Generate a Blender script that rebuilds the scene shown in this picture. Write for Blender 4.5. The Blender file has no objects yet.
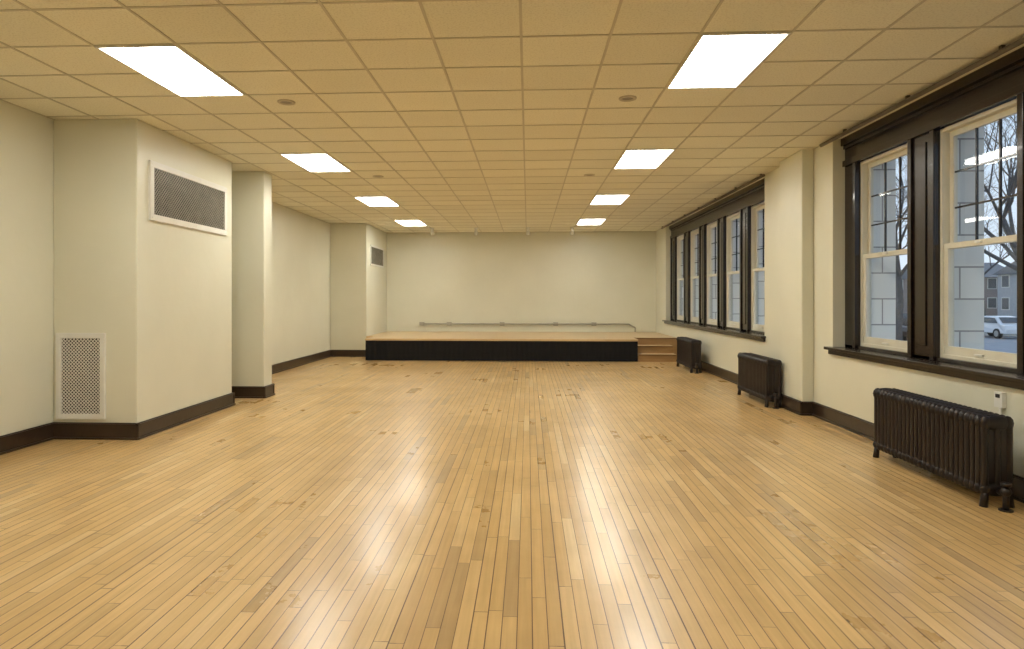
import bpy, bmesh, math, random
from mathutils import Vector, Matrix
random.seed(7)
S = bpy.context.scene
COL = S.collection
CEIL = 3.43
XR = 3.68; XL = -5.1; YB = 18.5; YF = -2.0

# ---------------------------------------------------------------- node helpers
def new_mat(name):
    m = bpy.data.materials.new(name); m.use_nodes = True
    nt = m.node_tree
    return m, nt, nt.nodes['Principled BSDF']
def N(nt, t, **kw):
    n = nt.nodes.new(t)
    for k, v in kw.items(): setattr(n, k, v)
    return n
def math_n(nt, op, a, b=None, c=None):
    n = nt.nodes.new('ShaderNodeMath'); n.operation = op
    for i, v in enumerate((a, b, c)):
        if v is None: continue
        if isinstance(v, (int, float)): n.inputs[i].default_value = v
        else: nt.links.new(v, n.inputs[i])
    return n.outputs[0]
def ramp(nt, fac, stops):
    r = nt.nodes.new('ShaderNodeValToRGB'); cr = r.color_ramp
    while len(cr.elements) < len(stops): cr.elements.new(0.5)
    for e, (p, c) in zip(cr.elements, stops):
        e.position = p; e.color = (*c, 1)
    nt.links.new(fac, r.inputs[0]); return r.outputs[0]
def mixc(nt, fac, a, b, mode='MIX'):
    n = nt.nodes.new('ShaderNodeMix'); n.data_type = 'RGBA'; n.blend_type = mode
    if isinstance(fac, (int, float)): n.inputs[0].default_value = fac
    else: nt.links.new(fac, n.inputs[0])
    for idx, v in ((6, a), (7, b)):
        if isinstance(v, tuple): n.inputs[idx].default_value = (*v, 1)
        else: nt.links.new(v, n.inputs[idx])
    return n.outputs[2]
def noisy(name, c1, c2, scale=4, rough=0.5, bump=0.0, bscale=60, metal=0, stretch=(1,1,1), coat=0, bdist=0.01):
    m, nt, p = new_mat(name)
    tc = N(nt, 'ShaderNodeTexCoord'); mp = N(nt, 'ShaderNodeMapping')
    mp.inputs['Scale'].default_value = stretch
    nt.links.new(tc.outputs['Object'], mp.inputs[0])
    nz = N(nt, 'ShaderNodeTexNoise'); nz.inputs['Scale'].default_value = scale; nz.inputs['Detail'].default_value = 4
    nt.links.new(mp.outputs[0], nz.inputs[0])
    nt.links.new(ramp(nt, nz.outputs['Fac'], [(0.3, c1), (0.7, c2)]), p.inputs['Base Color'])
    p.inputs['Roughness'].default_value = rough; p.inputs['Metallic'].default_value = metal
    p.inputs['Coat Weight'].default_value = coat
    if bump:
        n2 = N(nt, 'ShaderNodeTexNoise'); n2.inputs['Scale'].default_value = bscale
        nt.links.new(mp.outputs[0], n2.inputs[0])
        b = N(nt, 'ShaderNodeBump'); b.inputs['Strength'].default_value = bump; b.inputs['Distance'].default_value = bdist
        nt.links.new(n2.outputs['Fac'], b.inputs['Height']); nt.links.new(b.outputs[0], p.inputs['Normal'])
    return m

M_wall = noisy('wall_paint', (0.71,0.695,0.56), (0.75,0.735,0.60), 1.2, 0.38, 0.25, 6, bdist=0.01)
M_white = noisy('white_trim', (0.74,0.73,0.68), (0.80,0.79,0.73), 5, 0.4)
M_cream = noisy('cream_window_paint', (0.66,0.63,0.52), (0.72,0.69,0.58), 5, 0.4)
M_dark = noisy('dark_stained_wood', (0.008,0.004,0.003), (0.017,0.008,0.0055), 6, 0.25, 0.1, 30, stretch=(6,6,0.6), coat=0.2)
M_base = noisy('brown_baseboard_paint', (0.032,0.020,0.013), (0.048,0.031,0.020), 6, 0.28, 0.1, 30)
M_rad = noisy('cast_iron_brown_paint', (0.011,0.0065,0.006), (0.019,0.011,0.0095), 8, 0.36, 0.2, 60)
M_bronze = noisy('bronze_grille', (0.26,0.24,0.19), (0.33,0.30,0.24), 8, 0.45, metal=0.2)
M_hole = noisy('duct_darkness', (0.03,0.028,0.025), (0.045,0.042,0.036), 8, 0.8)
M_black = noisy('black_skirting_cloth', (0.003,0.003,0.004), (0.006,0.006,0.007), 12, 0.9, 0.4, 40, stretch=(6,1,0.5))
M_stagewood = noisy('stage_maple', (0.58,0.40,0.20), (0.68,0.49,0.27), 5, 0.35, stretch=(0.5,6,6), coat=0.2)
M_riser = noisy('stair_riser_wood', (0.36,0.215,0.09), (0.44,0.27,0.12), 5, 0.4, stretch=(0.5,6,6))
M_nosing = noisy('stair_nosing_wood', (0.20,0.11,0.045), (0.26,0.15,0.065), 5, 0.4, stretch=(0.5,6,6))
M_grid = noisy('ceiling_grid_metal', (0.56,0.52,0.40), (0.62,0.57,0.44), 4, 0.5)
M_beige = noisy('beige_metal', (0.55,0.50,0.38), (0.61,0.55,0.42), 6, 0.45)
M_conduit = noisy('conduit_metal', (0.40,0.38,0.31), (0.46,0.43,0.35), 6, 0.4)
M_track = noisy('track_metal', (0.10,0.08,0.055), (0.15,0.12,0.09), 6, 0.4)
M_bark = noisy('bark', (0.08,0.078,0.08), (0.13,0.125,0.125), 6, 0.9, 0.5, 20)
M_asphalt = noisy('asphalt', (0.24,0.255,0.28), (0.32,0.335,0.36), 3, 0.6, 0.3, 40)
M_grass = noisy('winter_grass', (0.15,0.16,0.14), (0.22,0.225,0.20), 2, 0.9, 0.4, 30)
M_concrete = noisy('concrete', (0.32,0.32,0.31), (0.42,0.42,0.41), 3, 0.8)
M_car = noisy('car_paint', (0.72,0.74,0.76), (0.78,0.80,0.82), 2, 0.25, coat=0.6)
M_tire = noisy('tire_rubber', (0.012,0.012,0.012), (0.02,0.02,0.02), 8, 0.8)
M_dkglass = noisy('dark_window_glass', (0.05,0.06,0.07), (0.08,0.09,0.10), 2, 0.08)
M_roof = noisy('roof_shingle', (0.17,0.175,0.19), (0.23,0.235,0.25), 8, 0.9, 0.4, 30)
M_siding = noisy('house_stucco', (0.36,0.375,0.40), (0.43,0.445,0.465), 3, 0.8)

def brick_mat(name, c1, c2, mortar, bw, bh, ms):
    m, nt, p = new_mat(name)
    g = N(nt, 'ShaderNodeNewGeometry'); s = N(nt, 'ShaderNodeSeparateXYZ'); nt.links.new(g.outputs['Position'], s.inputs[0])
    u = math_n(nt, 'ADD', s.outputs[0], s.outputs[1])
    c = N(nt, 'ShaderNodeCombineXYZ'); nt.links.new(u, c.inputs[0]); nt.links.new(s.outputs[2], c.inputs[1])
    b = N(nt, 'ShaderNodeTexBrick'); nt.links.new(c.outputs[0], b.inputs[0])
    b.inputs['Color1'].default_value = (*c1,1); b.inputs['Color2'].default_value = (*c2,1); b.inputs['Mortar'].default_value = (*mortar,1)
    b.inputs['Scale'].default_value = 1; b.inputs['Brick Width'].default_value = bw; b.inputs['Row Height'].default_value = bh
    b.inputs['Mortar Size'].default_value = ms
    nt.links.new(b.outputs[0], p.inputs['Base Color']); p.inputs['Roughness'].default_value = 0.85
    return m
M_stone = brick_mat('limestone_blocks', (0.78,0.79,0.77), (0.68,0.69,0.67), (0.30,0.30,0.30), 0.6, 0.30, 0.008)
M_brick = brick_mat('weathered_brick', (0.25,0.20,0.19), (0.22,0.175,0.165), (0.30,0.29,0.28), 0.22, 0.075, 0.01)

# floor
def floor_mat():
    m, nt, p = new_mat('maple_strip_floor')
    g = N(nt, 'ShaderNodeNewGeometry'); s = N(nt, 'ShaderNodeSeparateXYZ'); nt.links.new(g.outputs['Position'], s.inputs[0])
    W = 0.070; L = 0.95
    xs = math_n(nt, 'DIVIDE', math_n(nt, 'ADD', s.outputs[0], 20.0), W)
    row = math_n(nt, 'FLOOR', xs); fx = math_n(nt, 'FRACT', xs)
    wn = N(nt, 'ShaderNodeTexWhiteNoise', noise_dimensions='1D'); nt.links.new(row, wn.inputs['W'])
    ys = math_n(nt, 'ADD', math_n(nt, 'DIVIDE', math_n(nt, 'ADD', s.outputs[1], 20.0), L), math_n(nt, 'MULTIPLY', wn.outputs['Value'], 7.31))
    colm = math_n(nt, 'FLOOR', ys); fy = math_n(nt, 'FRACT', ys)
    c = N(nt, 'ShaderNodeCombineXYZ'); nt.links.new(row, c.inputs[0]); nt.links.new(colm, c.inputs[1])
    wn2 = N(nt, 'ShaderNodeTexWhiteNoise', noise_dimensions='3D'); nt.links.new(c.outputs[0], wn2.inputs['Vector'])
    sepc = N(nt, 'ShaderNodeSeparateColor'); nt.links.new(wn2.outputs['Color'], sepc.inputs[0])
    base = ramp(nt, wn2.outputs['Value'], [(0.0,(0.50,0.335,0.155)), (0.05,(0.60,0.395,0.165)), (0.5,(0.68,0.45,0.185)), (0.92,(0.735,0.50,0.22)), (1.0,(0.78,0.58,0.30))])
    mp = N(nt, 'ShaderNodeMapping'); mp.inputs['Scale'].default_value = (38, 1.6, 1)
    ad = N(nt, 'ShaderNodeVectorMath', operation='ADD'); nt.links.new(g.outputs['Position'], ad.inputs[0]); nt.links.new(wn2.outputs['Color'], ad.inputs[1])
    nt.links.new(ad.outputs[0], mp.inputs[0])
    nz = N(nt, 'ShaderNodeTexNoise'); nz.inputs['Scale'].default_value = 1; nz.inputs['Detail'].default_value = 4; nt.links.new(mp.outputs[0], nz.inputs[0])
    gr = ramp(nt, nz.outputs['Fac'], [(0.3,(0.87,0.85,0.82)), (0.65,(1,1,1))])
    base = mixc(nt, 1.0, base, gr, 'MULTIPLY')
    n3 = N(nt, 'ShaderNodeTexNoise'); n3.inputs['Scale'].default_value = 0.8; n3.inputs['Detail'].default_value = 7; n3.inputs['Roughness'].default_value = 0.65; nt.links.new(g.outputs['Position'], n3.inputs[0])
    wear = ramp(nt, n3.outputs['Fac'], [(0.30,(0.84,0.83,0.81)), (0.58,(1,1,1))])
    base = mixc(nt, 1.0, base, wear, 'MULTIPLY')
    gx = math_n(nt, 'MINIMUM', fx, math_n(nt, 'SUBTRACT', 1.0, fx))
    gx = math_n(nt, 'MULTIPLY', gx, W)
    gy = math_n(nt, 'MULTIPLY', math_n(nt, 'MINIMUM', fy, math_n(nt, 'SUBTRACT', 1.0, fy)), L)
    gd = math_n(nt, 'MINIMUM', gx, math_n(nt,'MULTIPLY',gy,1.4))
    wn3 = N(nt, 'ShaderNodeTexWhiteNoise', noise_dimensions='1D'); nt.links.new(math_n(nt,'ADD',math_n(nt,'FLOOR',math_n(nt,'ADD',xs,0.5)),0.5), wn3.inputs['W'])
    thr = math_n(nt, 'ADD', 0.0017, math_n(nt, 'MULTIPLY', math_n(nt,'POWER',wn3.outputs['Value'],2.0), 0.0019))
    gap = math_n(nt, 'LESS_THAN', gd, thr)
    spl = math_n(nt, 'MULTIPLY', math_n(nt, 'GREATER_THAN', sepc.outputs[1], 0.988), math_n(nt, 'LESS_THAN', fx, 0.15))
    spl = math_n(nt, 'MULTIPLY', spl, math_n(nt, 'LESS_THAN', math_n(nt,'ABSOLUTE',math_n(nt,'SUBTRACT',fy,0.5)), math_n(nt,'MULTIPLY',sepc.outputs[2],0.12)))
    gap = math_n(nt, 'MAXIMUM', gap, spl)
    base = mixc(nt, math_n(nt,'MULTIPLY',gap,0.92), base, (0.085,0.042,0.018))
    nt.links.new(base, p.inputs['Base Color'])
    rr = N(nt, 'ShaderNodeMapRange'); nt.links.new(n3.outputs['Fac'], rr.inputs[0])
    rr.inputs[1].default_value = 0.35; rr.inputs[2].default_value = 0.65; rr.inputs[3].default_value = 0.36; rr.inputs[4].default_value = 0.24
    r2 = math_n(nt, 'ADD', rr.outputs[0], math_n(nt, 'MULTIPLY', wn2.outputs['Value'], 0.08))
    nt.links.new(r2, p.inputs['Roughness'])
    b = N(nt, 'ShaderNodeBump'); b.inputs['Strength'].default_value = 0.6; b.inputs['Distance'].default_value = 0.002
    cup = math_n(nt, 'MULTIPLY', math_n(nt,'POWER',math_n(nt,'SUBTRACT',fx,0.5),2.0), 1.0)
    tilt = math_n(nt, 'MULTIPLY', math_n(nt, 'SUBTRACT', sepc.outputs[0], 0.5), math_n(nt, 'MULTIPLY', fx, 1.1))
    h = math_n(nt, 'SUBTRACT', math_n(nt, 'SUBTRACT', math_n(nt, 'MULTIPLY', n3.outputs['Fac'], 0.5), gap), math_n(nt, 'ADD', cup, tilt))
    nt.links.new(h, b.inputs['Height']); nt.links.new(b.outputs[0], p.inputs['Normal'])
    p.inputs['Coat Weight'].default_value = 0.35; p.inputs['Coat Roughness'].default_value = 0.20
    return m
M_floor = floor_mat()

TX, TY = 0.65, 0.60; GX0 = -0.05; GY0 = 4.665
def ceil_mat():
    m, nt, p = new_mat('acoustic_tile')
    g = N(nt, 'ShaderNodeNewGeometry'); s = N(nt, 'ShaderNodeSeparateXYZ'); nt.links.new(g.outputs['Position'], s.inputs[0])
    a = math_n(nt, 'FLOOR', math_n(nt, 'DIVIDE', math_n(nt, 'ADD', s.outputs[0], 65-GX0), TX))
    b_ = math_n(nt, 'FLOOR', math_n(nt, 'DIVIDE', math_n(nt, 'ADD', s.outputs[1], 60-GY0), TY))
    c = N(nt, 'ShaderNodeCombineXYZ'); nt.links.new(a, c.inputs[0]); nt.links.new(b_, c.inputs[1])
    wn = N(nt, 'ShaderNodeTexWhiteNoise', noise_dimensions='3D'); nt.links.new(c.outputs[0], wn.inputs['Vector'])
    base = ramp(nt, wn.outputs['Value'], [(0,(0.82,0.79,0.64)), (1,(0.89,0.86,0.705))])
    nz = N(nt, 'ShaderNodeTexNoise'); nz.inputs['Scale'].default_value = 70; nz.inputs['Detail'].default_value = 3; nt.links.new(g.outputs['Position'], nz.inputs[0])
    base = mixc(nt, 1.0, base, ramp(nt, nz.outputs['Fac'], [(0.35,(0.88,0.87,0.85)),(0.5,(1,1,1))]), 'MULTIPLY')
    nt.links.new(base, p.inputs['Base Color']); p.inputs['Roughness'].default_value = 0.9
    b = N(nt, 'ShaderNodeBump'); b.inputs['Strength'].default_value = 0.4; b.inputs['Distance'].default_value = 0.003
    nt.links.new(nz.outputs['Fac'], b.inputs['Height']); nt.links.new(b.outputs[0], p.inputs['Normal'])
    return m
M_ceil = ceil_mat()

def light_mat():
    m, nt, p = new_mat('troffer_diffuser')
    tc = N(nt, 'ShaderNodeTexCoord'); s = N(nt, 'ShaderNodeSeparateXYZ'); nt.links.new(tc.outputs['Object'], s.inputs[0])
    x = math_n(nt, 'ABSOLUTE', s.outputs[0])
    tube = math_n(nt, 'SUBTRACT', 1.0, math_n(nt, 'MINIMUM', math_n(nt, 'DIVIDE', math_n(nt,'ABSOLUTE', math_n(nt,'SUBTRACT', x, 0.13)), 0.13), 1.0))
    st = math_n(nt, 'ADD', 15.5, math_n(nt, 'MULTIPLY', tube, 15.5))
    p.inputs['Base Color'].default_value = (0.8,0.8,0.75,1)
    p.inputs['Emission Color'].default_value = (0.99,0.968,0.875,1)
    nt.links.new(st, p.inputs['Emission Strength'])
    return m
M_light = light_mat()
def glass_mat():
    m = bpy.data.materials.new('window_glass'); m.use_nodes = True; nt = m.node_tree; nt.nodes.clear()
    o = N(nt,'ShaderNodeOutputMaterial'); t = N(nt,'ShaderNodeBsdfTransparent'); gl = N(nt,'ShaderNodeBsdfGlossy'); mx = N(nt,'ShaderNodeMixShader')
    t.inputs[0].default_value = (0.95,0.97,0.98,1); gl.inputs['Roughness'].default_value = 0.015
    lw = N(nt,'ShaderNodeLayerWeight'); lw.inputs[0].default_value = 0.5
    f = math_n(nt,'ADD',0.05, math_n(nt,'MULTIPLY', math_n(nt,'POWER', lw.outputs['Facing'], 5.0), 0.95))
    nt.links.new(f, mx.inputs[0]); nt.links.new(t.outputs[0], mx.inputs[1]); nt.links.new(gl.outputs[0], mx.inputs[2]); nt.links.new(mx.outputs[0], o.inputs[0])
    return m
M_glass = glass_mat()

# ---------------------------------------------------------------- mesh helpers
class MB:
    def __init__(self, mats): self.bm = bmesh.new(); self.mats = mats
    def box(self, x0,x1,y0,y1,z0,z1, mi=0):
        v = [self.bm.verts.new((x,y,z)) for z in (z0,z1) for y in (y0,y1) for x in (x0,x1)]
        for f in ((0,2,3,1),(4,5,7,6),(0,1,5,4),(2,6,7,3),(0,4,6,2),(1,3,7,5)):
            self.bm.faces.new([v[i] for i in f]).material_index = mi
    def cyl(self, p0, p1, r0, r1=None, n=12, mi=0, cap=True):
        r1 = r0 if r1 is None else r1
        p0 = Vector(p0); p1 = Vector(p1); d = (p1-p0).normalized()
        a = d.orthogonal().normalized(); b = d.cross(a)
        A=[];B=[]
        for i in range(n):
            t = 2*math.pi*i/n; o = a*math.cos(t)+b*math.sin(t)
            A.append(self.bm.verts.new(p0+o*r0)); B.append(self.bm.verts.new(p1+o*r1))
        for i in range(n):
            f = self.bm.faces.new((A[i],A[(i+1)%n],B[(i+1)%n],B[i])); f.material_index = mi; f.smooth = True
        if cap:
            self.bm.faces.new(A[::-1]).material_index = mi; self.bm.faces.new(B).material_index = mi
    def ell(self, c, r, mi=0, u=12, v=8):
        m = Matrix.Translation(c) @ Matrix.Diagonal((*r,1))
        res = bmesh.ops.create_uvsphere(self.bm, u_segments=u, v_segments=v, radius=1, matrix=m)
        for vt in res['verts']:
            for f in vt.link_faces: f.material_index = mi; f.smooth = True
    def prism(self, pts, axis, a0, a1, mi=0):
        def P(u,v,w):
            return {'x':(w,u,v),'y':(u,w,v),'z':(u,v,w)}[axis]
        A=[self.bm.verts.new(P(u,v,a0)) for u,v in pts]; B=[self.bm.verts.new(P(u,v,a1)) for u,v in pts]
        n=len(pts)
        fs=[self.bm.faces.new(A), self.bm.faces.new(B[::-1])]
        for i in range(n): fs.append(self.bm.faces.new((A[i],B[i],B[(i+1)%n],A[(i+1)%n])))
        for f in fs: f.material_index = mi
    def done(self, name, parent=None, loc=(0,0,0), bevel=0):
        bmesh.ops.recalc_face_normals(self.bm, faces=self.bm.faces)
        me = bpy.data.meshes.new(name); self.bm.to_mesh(me); self.bm.free()
        for m in self.mats: me.materials.append(m)
        ob = bpy.data.objects.new(name, me); COL.objects.link(ob); ob.location = loc
        if parent: ob.parent = parent
        if bevel:
            b = ob.modifiers.new('bevel','BEVEL'); b.width = bevel; b.segments = 2; b.limit_method='ANGLE'
        return ob
def empty(name, loc=(0,0,0)):
    e = bpy.data.objects.new(name, None); e.location = loc; e.empty_display_size = 0.2; COL.objects.link(e); return e

# ---------------------------------------------------------------- room shell
XO = 4.22
b = MB([M_floor]); b.box(XL,XR,YF,YB,-0.1,0); b.done('floor')
b = MB([M_ceil]); b.box(XL-0.2,XO,YF-0.2,YB+0.2,CEIL,CEIL+0.1); b.done('ceiling')
b = MB([M_wall]); b.box(XL-0.2,XL,YF-0.2,YB+0.2,-0.1,CEIL); b.done('wall_left')
b = MB([M_wall]); b.box(XL,XO,YB,YB+0.2,-0.1,CEIL); b.done('wall_back')
b = MB([M_wall]); b.box(XL,XO,YF-0.2,YF,-0.1,CEIL); b.done('wall_rear')
ZS = 0.90
N0,N1 = 0.24,7.87
F0,F1 = 10.09,17.19
b = MB([M_wall, M_stone])
for y0,y1 in ((YF,N0),(N1,F0),(F1,YB)):
    b.box(XR,XO,y0,y1,-0.1,CEIL)
for y0,y1 in ((N0,N1),(F0,F1)):
    b.box(XR,XO,y0,y1,-0.1,ZS-0.02)
b.done('wall_right')
C1 = (XL,-4.17,6.58,8.76); C2=(XL,-3.98,9.40,9.70); C3=(XL,-4.15,16.14,YB)
for nm,(x0,x1,y0,y1) in (('duct_chase',C1),('wall_pier',C2),('duct_chase',C3)):
    b = MB([M_wall]); b.box(x0,x1,y0,y1,0,CEIL); b.done(nm, bevel=0.012)
P = (3.53,XR,8.38,9.13)
b = MB([M_wall]); b.box(*P,0,CEIL); b.done('wall_pier', bevel=0.012)

def bseg(b, axis, a0, a1, c, s):
    for z0,z1,t in ((0,0.150,0.022),(0.150,0.166,0.030),(0.166,0.176,0.016),(0,0.022,0.040)):
        lo,hi = (c,c+s*t) if s>0 else (c+s*t,c)
        if axis=='y': b.box(lo,hi,a0,a1,z0,z1)
        else: b.box(a0,a1,lo,hi,z0,z1)
e=0.03
b = MB([M_base])
bseg(b,'y',YF,C1[2],XL,1)
bseg(b,'x',XL,C1[1]+e,C1[2],-1); bseg(b,'y',C1[2]-e,C1[3]+e,C1[1],1); bseg(b,'x',XL,C1[1]+e,C1[3],1)
bseg(b,'y',C1[3],C2[2],XL,1)
bseg(b,'x',XL,C2[1]+e,C2[2],-1); bseg(b,'y',C2[2]-e,C2[3]+e,C2[1],1); bseg(b,'x',XL,C2[1]+e,C2[3],1)
bseg(b,'y',C2[3],C3[2],XL,1)
bseg(b,'x',XL,C3[1]+e,C3[2],-1)
b.done('baseboard_left')
b = MB([M_base])
bseg(b,'y',YF,P[2],XR,-1); bseg(b,'x',P[0]-e,XR,P[2],-1); bseg(b,'y',P[2]-e,P[3]+e,P[0],-1); bseg(b,'x',P[0]-e,XR,P[3],1)
bseg(b,'y',P[3],15.2,XR,-1)
b.done('baseboard_right')

# ---------------------------------------------------------------- ceiling grid
lights=[]
for k in range(-1,4):
    for ix in (-5,2):
        lights.append((GX0+ix*TX, GY0+6*k*TY))
b = MB([M_grid])
gw=0.010
i=-8
while GX0+i*TX < XR:
    x=GX0+i*TX
    if x>XL+0.05 and x<XR-0.02: b.box(x-gw,x+gw,YF,YB,CEIL-0.006,CEIL-0.0005)
    i+=1
j=-12
while GY0+j*TY < YB:
    y=GY0+j*TY
    if y>YF+0.05:
        i=-9
        while GX0+i*TX<XR:
            x0=max(XL,GX0+i*TX+gw); x1=min(XR,GX0+(i+1)*TX-gw)
            inside = any(abs((GX0+i*TX)-lx)<0.05 and abs(y-(ly+TY))<0.05 for lx,ly in lights)
            if x1>x0+0.02 and not inside: b.box(x0,x1,y-gw,y+gw,CEIL-0.0055,CEIL-0.0005)
            i+=1
    j+=1
b.box(XL,XL+0.02,YF,YB,CEIL-0.006,CEIL-0.0005); b.box(XL,XR,YB-0.02,YB,CEIL-0.006,CEIL-0.0005)
b.done('ceiling_grid')

for n,(x0,y0) in enumerate(lights):
    cx=x0+TX/2; cy=y0+TY
    e0 = empty('ceiling_light',(cx,cy,CEIL))
    hx=TX/2-0.008; hy=TY-0.008
    b = MB([M_white]); t=0.016
    b.box(-hx,hx,-hy,-hy+t,-0.014,-0.001); b.box(-hx,hx,hy-t,hy,-0.014,-0.001)
    b.box(-hx,-hx+t,-hy+t,hy-t,-0.014,-0.001); b.box(hx-t,hx,-hy+t,hy-t,-0.014,-0.001)
    b.done('frame',e0)
    b = MB([M_light]); b.box(-hx+t,hx-t,-hy+t,hy-t,-0.009,-0.002); b.done('diffuser',e0)

for x,y in ((-2.36,6.1),(0.955,6.15),(-2.36,9.9),(0.955,9.95)):
    e0=empty('recessed_downlight',(x,y,CEIL))
    b=MB([M_beige,M_bronze])
    n=24; R=[(0.085,-0.001),(0.083,-0.012),(0.062,-0.014),(0.055,-0.004)]
    rings=[[b.bm.verts.new((r*math.cos(2*math.pi*i/n),r*math.sin(2*math.pi*i/n),z)) for i in range(n)] for r,z in R]
    for a,c in zip(rings,rings[1:]):
        for i in range(n): b.bm.faces.new((a[i],a[(i+1)%n],c[(i+1)%n],c[i])).smooth=True
    b.bm.faces.new(rings[-1]).material_index=1
    b.done('trim_ring',e0)
for x in (-2.62,-1.42,0.0,1.20):
    y=17.3
    b=MB([M_white,M_hole])
    b.cyl((0,0,-0.001),(0,0,-0.03),0.055,n=16); b.cyl((0,0,-0.03),(0,0,-0.09),0.012)
    b.cyl((0,-0.06,-0.07),(0,0.09,-0.16),0.035,0.055,n=16); b.cyl((0,0.088,-0.159),(0,0.093,-0.162),0.045,n=16,mi=1)
    b.done('stage_spotlight',loc=(x,y,CEIL))

# ---------------------------------------------------------------- grilles
def grille(name, w, h, loc, rotz, fr, pitch, sw, mat_l, mat_f):
    e0=empty(name,loc); e0.rotation_euler=(0,0,rotz)
    b=MB([mat_f])
    for (x0,x1,z0,z1) in ((0,w,0,fr),(0,w,h-fr,h),(0,fr,fr,h-fr),(w-fr,w,fr,h-fr)):
        b.box(x0,x1,-0.028,-0.001,z0,z1)
    for (x0,z0) in ((fr/2,fr/2),(w-fr/2,fr/2),(fr/2,h-fr/2),(w-fr/2,h-fr/2)):
        b.cyl((x0,-0.027,z0),(x0,-0.032,z0),0.008,n=8)
    b.done('frame',e0,bevel=0.004)
    b=MB([M_hole]); b.box(fr,w-fr,-0.005,-0.001,fr,h-fr); b.done('backing',e0)
    b=MB([mat_l])
    iw=w-2*fr; ih=h-2*fr
    for sgn,yy in ((1,-0.016),(-1,-0.013)):
        k=-ih
        while k<iw:
            t0=max(0,-k); t1=min(ih,iw-k)
            if t1-t0>0.01:
                a=(k+t0,t0); c=(k+t1,t1)
                if sgn<0: a=(iw-a[0],a[1]); c=(iw-c[0],c[1])
                d=Vector((c[0]-a[0],c[1]-a[1])).normalized(); nn=Vector((-d.y,d.x))*sw/2
                pts=[(a[0]-nn.x,a[1]-nn.y),(c[0]-nn.x,c[1]-nn.y),(c[0]+nn.x,c[1]+nn.y),(a[0]+nn.x,a[1]+nn.y)]
                pts=[(min(max(px,0),iw)+fr,min(max(pz,0),ih)+fr) for px,pz in pts]
                b.prism(pts,'y',yy-0.003,yy)
            k+=pitch
    b.done('lattice',e0)
grille('wall_vent_grille',1.78,0.66,(C1[1],6.78,2.37),math.radians(90),0.07,0.045,0.012,M_bronze,M_white)
grille('wall_vent_grille',1.5,0.55,(C3[1],16.5,2.37),math.radians(90),0.05,0.06,0.017,M_bronze,M_white)
grille('return_air_grille',0.54,0.92,(-5.05,C1[2],0.215),0,0.055,0.038,0.010,M_white,M_white)

# ---------------------------------------------------------------- windows
WZ0,WZM,WZ1=0.955,1.985,3.09
wn=[0]
def window(y0,y1):
    wn[0]+=1
    e0=empty('window_%d'%wn[0],(3.86,(y0+y1)/2,0))
    hw=(y1-y0)/2
    b=MB([M_cream])
    f=0.035
    b.box(0.0,0.11,-hw,-hw+f,WZ0,WZ1); b.box(0.0,0.11,hw-f,hw,WZ0,WZ1)
    b.box(0.0,0.11,-hw+f,hw-f,WZ1-f,WZ1); b.box(0.0,0.13,-hw+f,hw-f,WZ0,WZ0+f)
    b.done('frame',e0,bevel=0.004)
    def sash(nm,x0,x1,z0,z1,bot,top,munt):
        b=MB([M_cream,M_glass,M_dark]); s=0.055; a=-hw+f+0.002; c=hw-f-0.002
        b.box(x0,x1,a,a+s,z0,z1); b.box(x0,x1,c-s,c,z0,z1)
        b.box(x0,x1,a+s,c-s,z0,z0+bot); b.box(x0,x1,a+s,c-s,z1-top,z1)
        xm=(x0+x1)/2
        if munt:
            zz0=z0+bot; zz1=z1-top; ya=a+s; yb=c-s
            for i in (1,2):
                y=ya+(yb-ya)*i/3; b.box(xm-0.009,xm+0.009,y-0.008,y+0.008,zz0,zz1,2)
            for i in (1,2):
                z=zz0+(zz1-zz0)*i/3; b.box(xm-0.008,xm+0.008,ya,yb,z-0.008,z+0.008,2)
        b.done(nm,e0)
        g=MB([M_glass]); vs=[g.bm.verts.new((xm,y,z)) for y,z in ((a+s,z0+bot),(c-s,z0+bot),(c-s,z1-top),(a+s,z1-top))]; g.bm.faces.new(vs)
        g.done(nm+'_glass',e0)
    sash('upper_sash',0.065,0.10,WZM-0.02,WZ1-f,0.045,0.05,True)
    sash('lower_sash',0.015,0.055,WZ0+f,WZM+0.03,0.075,0.05,False)
    b=MB([M_white]); b.box(-0.012,0.015,-0.03,0.03,WZM+0.0,WZM+0.02); b.done('sash_lock',e0)
    b=MB([M_white]); b.box(-0.006,0.015,-0.05,0.05,WZ0+f+0.02,WZ0+f+0.035); b.done('sash_lift',e0)
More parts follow.
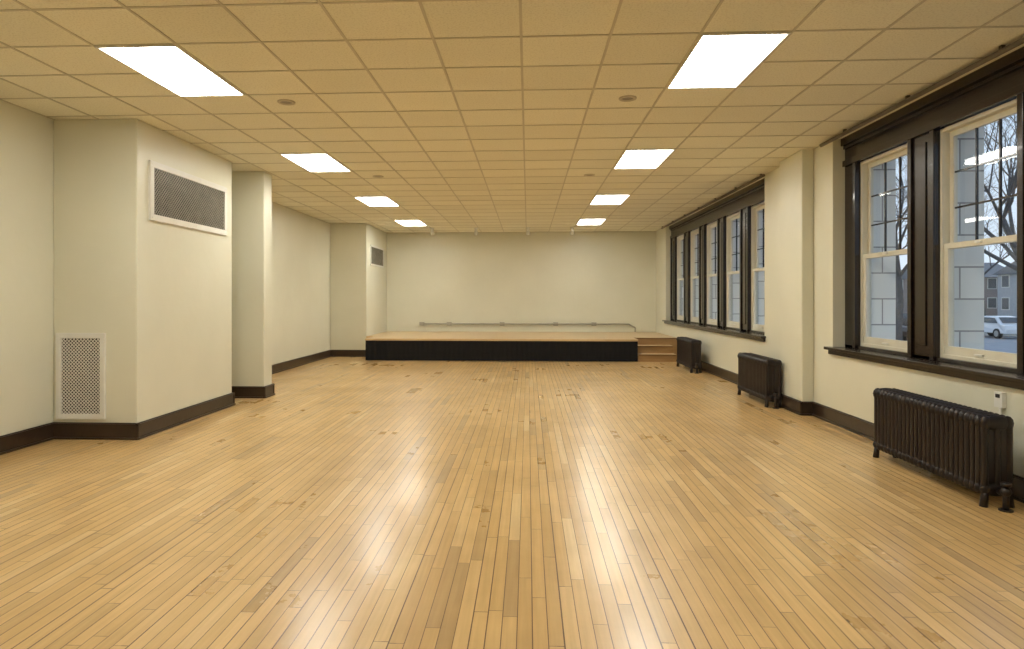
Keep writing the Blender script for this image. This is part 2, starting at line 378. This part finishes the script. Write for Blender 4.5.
def wgroup(ya,yb,wins,tn):
    b=MB([M_dark])
    X0,X1=3.82,3.90
    ws=sorted(wins)
    edges=[ya]+[v for w in ws for v in w]+[yb]
    for i in range(0,len(edges),2):
        y0,y1=edges[i],edges[i+1]
        b.box(X0,X1,y0,y1,0.92,WZ1+0.02)
        if y1-y0>0.3:
            for c in (y0+0.03,y1-0.03): b.box(X0-0.022,X0,c-0.03,c+0.03,0.92,WZ1+0.02)
            ym=(y0+y1)/2
            b.box(X0-0.012,X0,ym-0.07,ym+0.07,1.05,WZ1-0.08)
        else:
            c = y1-0.03 if i==0 else y0+0.03
            b.box(X0-0.022,X0,c-0.03,c+0.03,0.92,WZ1+0.02)
    b.box(X0,X1+0.3,ya,yb,WZ1+0.02,CEIL-0.001)
    b.box(X0-0.03,X0,ya,yb,WZ1+0.0,WZ1+0.07); b.box(X0-0.05,X0,ya,yb,CEIL-0.09,CEIL-0.001); b.box(X0-0.02,X0,ya,yb,CEIL-0.13,CEIL-0.09)
    b.box(X0,X1,ya,yb,0.92,WZ0)
    b.done('trim_%d'%tn,bevel=0.004)
    b=MB([M_dark]); b.box(3.60,XR,ya-0.07,yb+0.07,0.885,0.92); b.box(XR,3.9,ya,yb,0.885,0.92)
    b.box(3.645,XR-0.001,ya-0.05,yb+0.05,0.83,0.885)
    b.done('window_sill',bevel=0.006)
    b=MB([M_stone])
    for i in range(0,len(edges),2):
        b.box(3.975,4.26,edges[i],edges[i+1],0.9,CEIL)
    b.box(3.99,4.30,ya,yb,0.88,0.95)
    b.done('exterior_stone_mullions')
    for w in ws[::-1]: window(*w)
near=[(7.59-1.43*k-1.02,7.59-1.43*k) for k in range(5)]
far=[(16.69-1.37*k-0.96,16.69-1.37*k) for k in range(5)]
wgroup(N0,N1,near,1)
wgroup(F0,F1,far,2)
for ya,yb in ((0.1,8.0),(9.9,17.3)):
    b=MB([M_track])
    b.cyl((3.60,ya,CEIL-0.045),(3.60,yb,CEIL-0.045),0.022,n=12)
    y=ya+0.1
    while y<yb:
        b.box(3.585,3.615,y,y+0.03,CEIL-0.03,CEIL-0.001); y+=1.2
    b.done('curtain_track')

# ---------------------------------------------------------------- radiators
def radiator(ya,yb):
    Ln=yb-ya; n=int(round(Ln/0.056)); p=Ln/n
    e0=empty('cast_iron_radiator',(3.385,ya,0))
    b=MB([M_rad]); H=0.66; z0=0.075
    for i in range(n):
        y=p*(i+0.5)
        for x in (-0.085,0,0.085):
            b.cyl((x,y,z0+0.05),(x,y,H-0.05),0.023,n=8,cap=False)
        for z,rz in ((H-0.055,0.055),(z0+0.05,0.05)):
            b.ell((0,y,z),(0.122,p*0.50,rz),u=12,v=8)
            b.ell((-0.075,y,z),(0.045,p*0.48,rz*0.98),u=8,v=6); b.ell((0.075,y,z),(0.045,p*0.48,rz*0.98),u=8,v=6)
        if i in (0,n-1):
            for x in (-0.08,0.08):
                b.cyl((x,y,z0+0.05),(x*1.15,y,0.0),0.022,0.028,n=8)
    b.cyl((0,0.02,z0+0.05),(0,Ln-0.02,z0+0.05),0.035); b.cyl((0,0.02,H-0.055),(0,Ln-0.02,H-0.055),0.035)
    for i in range(n):
        y=p*(i+0.5); b.box(-0.10,0.10,y-0.008,y+0.008,z0+0.05,H-0.05)
    b.done('sections',e0)
    b=MB([M_rad])
    b.cyl((0,0.0,z0+0.05),(0,-0.06,z0+0.05),0.028); b.cyl((0,-0.06,z0+0.10),(0,-0.06,0.0),0.02)
    b.ell((0,-0.06,z0+0.06),(0.035,0.035,0.035)); b.cyl((0,-0.06,z0+0.10),(0,-0.06,z0+0.125),0.032)
    b.cyl((0,-0.06,0.0),(0,-0.06,0.01),0.045,n=16)
    b.done('valve',e0)
radiator(4.74,6.22)
radiator(8.93,10.12)
radiator(12.98,14.2)
b=MB([M_white,M_hole]); b.box(XR-0.035,XR-0.001,5.08,5.165,0.66,0.78); b.box(XR-0.04,XR-0.035,5.10,5.145,0.735,0.765,1); b.cyl((XR-0.02,5.12,0.66),(XR-0.02,5.12,0.176),0.009,n=8)
b.done('wall_outlet_box',bevel=0.003)

# ---------------------------------------------------------------- stage
b=MB([M_stagewood,M_black,M_nosing])
ZT=0.53
L_=[(-3.93,15.15),(2.60,15.15),(2.60,YB-0.002),(C3[1]+0.004,YB-0.002),(C3[1]+0.004,C3[2]-0.04),(-3.93,C3[2]-0.04)]
b.prism(L_,'z',ZT-0.045,ZT,0)
L2=[(-3.91,15.19),(2.58,15.19),(2.58,YB-0.002),(C3[1]+0.004,YB-0.002),(C3[1]+0.004,C3[2]-0.04),(-3.91,C3[2]-0.04)]
b.prism(L2,'z',0.0,ZT-0.045,0)
n=220; zz=(0.004,ZT-0.046)
A=[];B=[]
for i in range(n+1):
    xx=-3.925+(2.595+3.925)*i/n; yy=15.178+0.006*math.sin(i*1.6)
    A.append(b.bm.verts.new((xx,yy,zz[0]))); B.append(b.bm.verts.new((xx,yy,zz[1])))
for i in range(n):
    f=b.bm.faces.new((A[i],A[i+1],B[i+1],B[i])); f.material_index=1; f.smooth=True
b.done('stage')
b=MB([M_riser,M_stagewood,M_nosing])
X0,X1=2.605,3.50; h=ZT/3
for k in range(3):
    y0=15.2+0.34*k; y1=YB-0.003 if k==2 else 15.2+0.34*(k+1)
    xe=X1 if k<2 else XR-0.003
    b.box(X0,xe,y0,y1,0,h*(k+1)-0.035)
    b.box(X0,xe,y0-0.02,y1,h*(k+1)-0.035,h*(k+1),1)
    b.box(X0,xe,y0-0.035,y0-0.02,h*(k+1)-0.035,h*(k+1)-0.002,2)
b.done('stage_steps',bevel=0.003)
b=MB([M_conduit])
y=YB-0.06; z=0.76
b.cyl((-3.15,y,z),(2.9,y,z),0.020,n=10); b.cyl((2.9,y,z),(3.08,y,z-0.1),0.020,n=10); b.cyl((3.08,y,z-0.1),(3.08,y,ZT+0.001),0.020,n=10)
for xx in (-3.1,-2.3,-0.75,0.8,1.9):
    b.box(xx-0.07,xx+0.07,YB-0.085,YB-0.001,z-0.05,z+0.05,0)
b.done('wall_conduit')

# ---------------------------------------------------------------- outside
GZ=-1.2
b=MB([M_grass]); b.box(4.3,160,-60,220,GZ-0.2,GZ); b.done('ground')
b=MB([M_asphalt]); b.box(21,33,-60,220,GZ+0.001,GZ+0.03); b.done('street')
b=MB([M_concrete]); b.box(15.5,17.5,-60,220,GZ+0.001,GZ+0.05); b.box(20.6,21,-60,220,GZ+0.001,GZ+0.1); b.box(33,33.4,-60,220,GZ+0.001,GZ+0.1); b.done('sidewalk')
def tree(x,y,h,seed):
    rnd=random.Random(seed)
    cu=bpy.data.curves.new('bare_tree','CURVE'); cu.dimensions='3D'; cu.bevel_depth=1.0; cu.bevel_resolution=1
    def branch(p,d,l,r,depth):
        n=5; pts=[(p.copy(),r)]
        side=[]
        for i in range(n):
            d=(d+Vector((rnd.uniform(-.18,.18),rnd.uniform(-.18,.18),rnd.uniform(-.05,.14)))).normalized()
            p=p+d*l/n; rr=r*(1-0.6*(i+1)/n); pts.append((p.copy(),rr))
            if depth<5 and i>=(2 if depth==0 else 1): side.append((p.copy(),d.copy(),rr))
        s=cu.splines.new('POLY'); s.points.add(len(pts)-1)
        for q,(a,rr) in zip(s.points,pts): q.co=(*a,1); q.radius=rr
        if depth<5:
            for (a,dd,rr) in side:
                for _ in range(2 if depth<2 else 1):
                    ax=Vector((rnd.uniform(-1,1),rnd.uniform(-1,1),rnd.uniform(-.3,.5)))
                    nd=(dd+ax.normalized()*0.85).normalized()
                    branch(a,nd,l*rnd.uniform(.5,.72),rr*0.65,depth+1)
    branch(Vector((0,0,0)),Vector((0,0,1)),h*0.5,0.22,0)
    cu.materials.append(M_bark)
    o=bpy.data.objects.new('bare_tree',cu); o.location=(x,y,GZ-0.05); COL.objects.link(o)
tree(19,24,12,3); tree(19.2,34,13,5); tree(38,55,14,12); tree(36.5,40,12,15); tree(19,48,13,21)
def house(x,y,w,d,h,rf,mat):
    b=MB([mat,M_roof,M_dkglass,M_white])
    b.box(-w/2,w/2,-d/2,d/2,0,h)
    b.prism([(-d/2-0.5,h),(d/2+0.5,h),(0,h+rf)],'x',-w/2-0.4,w/2+0.4,1)
    for z in (1.2,4.2):
        if z+1.5<h:
            k=-d/2+1.5
            while k<d/2-1.5:
                b.box(-w/2-0.06,-w/2,k-0.1,k+1.3,z-0.1,z+1.6,3); b.box(-w/2-0.08,-w/2-0.06,k,k+1.2,z,z+1.5,2); k+=2.8
            k=-w/2+1.5
            while k<w/2-1.5:
                b.box(k-0.1,k+1.3,-d/2-0.06,-d/2,z-0.1,z+1.6,3); b.box(k,k+1.2,-d/2-0.08,-d/2-0.06,z,z+1.5,2); k+=2.8
    b.box(-1,1,-0.4,0.4,h+rf*0.6,h+rf+1.0,0)
    b.done('house',loc=(x,y,GZ))
for (hy,hm) in ((40,M_siding),(62,M_brick),(84,M_siding),(108,M_brick),(18,M_brick),(134,M_siding)):
    house(70,hy,12,12,5.9,2.6,hm)
def car(x,y,rot,mat):
    e0=empty('car',(x,y,GZ+0.03)); e0.rotation_euler=(0,0,rot)
    b=MB([mat])
    prof=[(-2.2,0.35),(-2.25,0.6),(-2.15,0.88),(-1.75,0.98),(-1.2,1.4),(-0.6,1.48),(0.3,1.46),(1.0,1.02),(1.9,0.88),(2.22,0.65),(2.2,0.35)]
    secs=[(-0.86,0.9),(-0.80,1.0),(0.80,1.0),(0.86,0.9)]
    rows=[]
    for yy,sc in secs:
        rows.append([b.bm.verts.new((px*(0.985 if sc<1 else 1),yy*(0.82 if pz>1.3 else 1),0.35+(pz-0.35)*(0.97 if sc<1 else 1))) for px,pz in prof])
    n=len(prof)
    for a,c in zip(rows,rows[1:]):
        for i in range(n): b.bm.faces.new((a[i],a[(i+1)%n],c[(i+1)%n],c[i]))
    b.bm.faces.new(rows[0]); b.bm.faces.new(rows[-1][::-1])
    b.done('body',e0,bevel=0.04)
    b=MB([M_dkglass])
    for s in (-1,1):
        v=[(-1.5,0.845,1.02),(-1.1,0.74,1.36),(0.2,0.74,1.38),(0.8,0.845,1.04)]
        b.bm.faces.new([b.bm.verts.new((a,s*(c+0.02),d)) for a,c,d in v])
    b.bm.faces.new([b.bm.verts.new(v) for v in ((1.0,-0.7,1.05),(1.0,0.7,1.05),(0.40,0.62,1.43),(0.40,-0.62,1.43))])
    b.bm.faces.new([b.bm.verts.new(v) for v in ((-1.72,-0.7,1.03),(-1.72,0.7,1.03),(-1.24,0.62,1.40),(-1.24,-0.62,1.40))])
    b.done('glazing',e0)
    b=MB([M_tire,M_concrete])
    for xx in (-1.4,1.35):
        for s in (-1,1):
            b.cyl((xx,s*0.68,0.33),(xx,s*0.88,0.33),0.33,n=20); b.cyl((xx,s*0.88,0.33),(xx,s*0.89,0.33),0.2,n=16,mi=1)
    b.done('wheels',e0)
car(31.8,45.0,math.radians(90),M_car); car(31.8,54,math.radians(90),M_rad); car(22.5,42,math.radians(-90),M_rad)

# ---------------------------------------------------------------- world + camera
w=bpy.data.worlds.new('dusk_sky'); S.world=w; w.use_nodes=True
nt=w.node_tree; bg=nt.nodes['Background']
tc=N(nt,'ShaderNodeTexCoord'); s=N(nt,'ShaderNodeSeparateXYZ'); nt.links.new(tc.outputs['Generated'],s.inputs[0])
c=ramp(nt,s.outputs[2],[(0.0,(0.54,0.61,0.69)),(0.25,(0.46,0.57,0.70)),(1.0,(0.34,0.45,0.64))])
nt.links.new(c,bg.inputs[0]); bg.inputs[1].default_value=1.6
cam=bpy.data.cameras.new('camera'); co=bpy.data.objects.new('camera',cam); COL.objects.link(co)
co.location=(0,0,1.51); co.rotation_euler=(math.radians(90),0,math.atan(32/635))
cam.sensor_width=36; cam.lens=635/1024*36; cam.shift_y=-26.5/1024; cam.shift_x=16/1024; cam.clip_end=500
S.camera=co
S.view_settings.view_transform='Standard'
S.view_settings.look='None'
S.view_settings.exposure=0.0
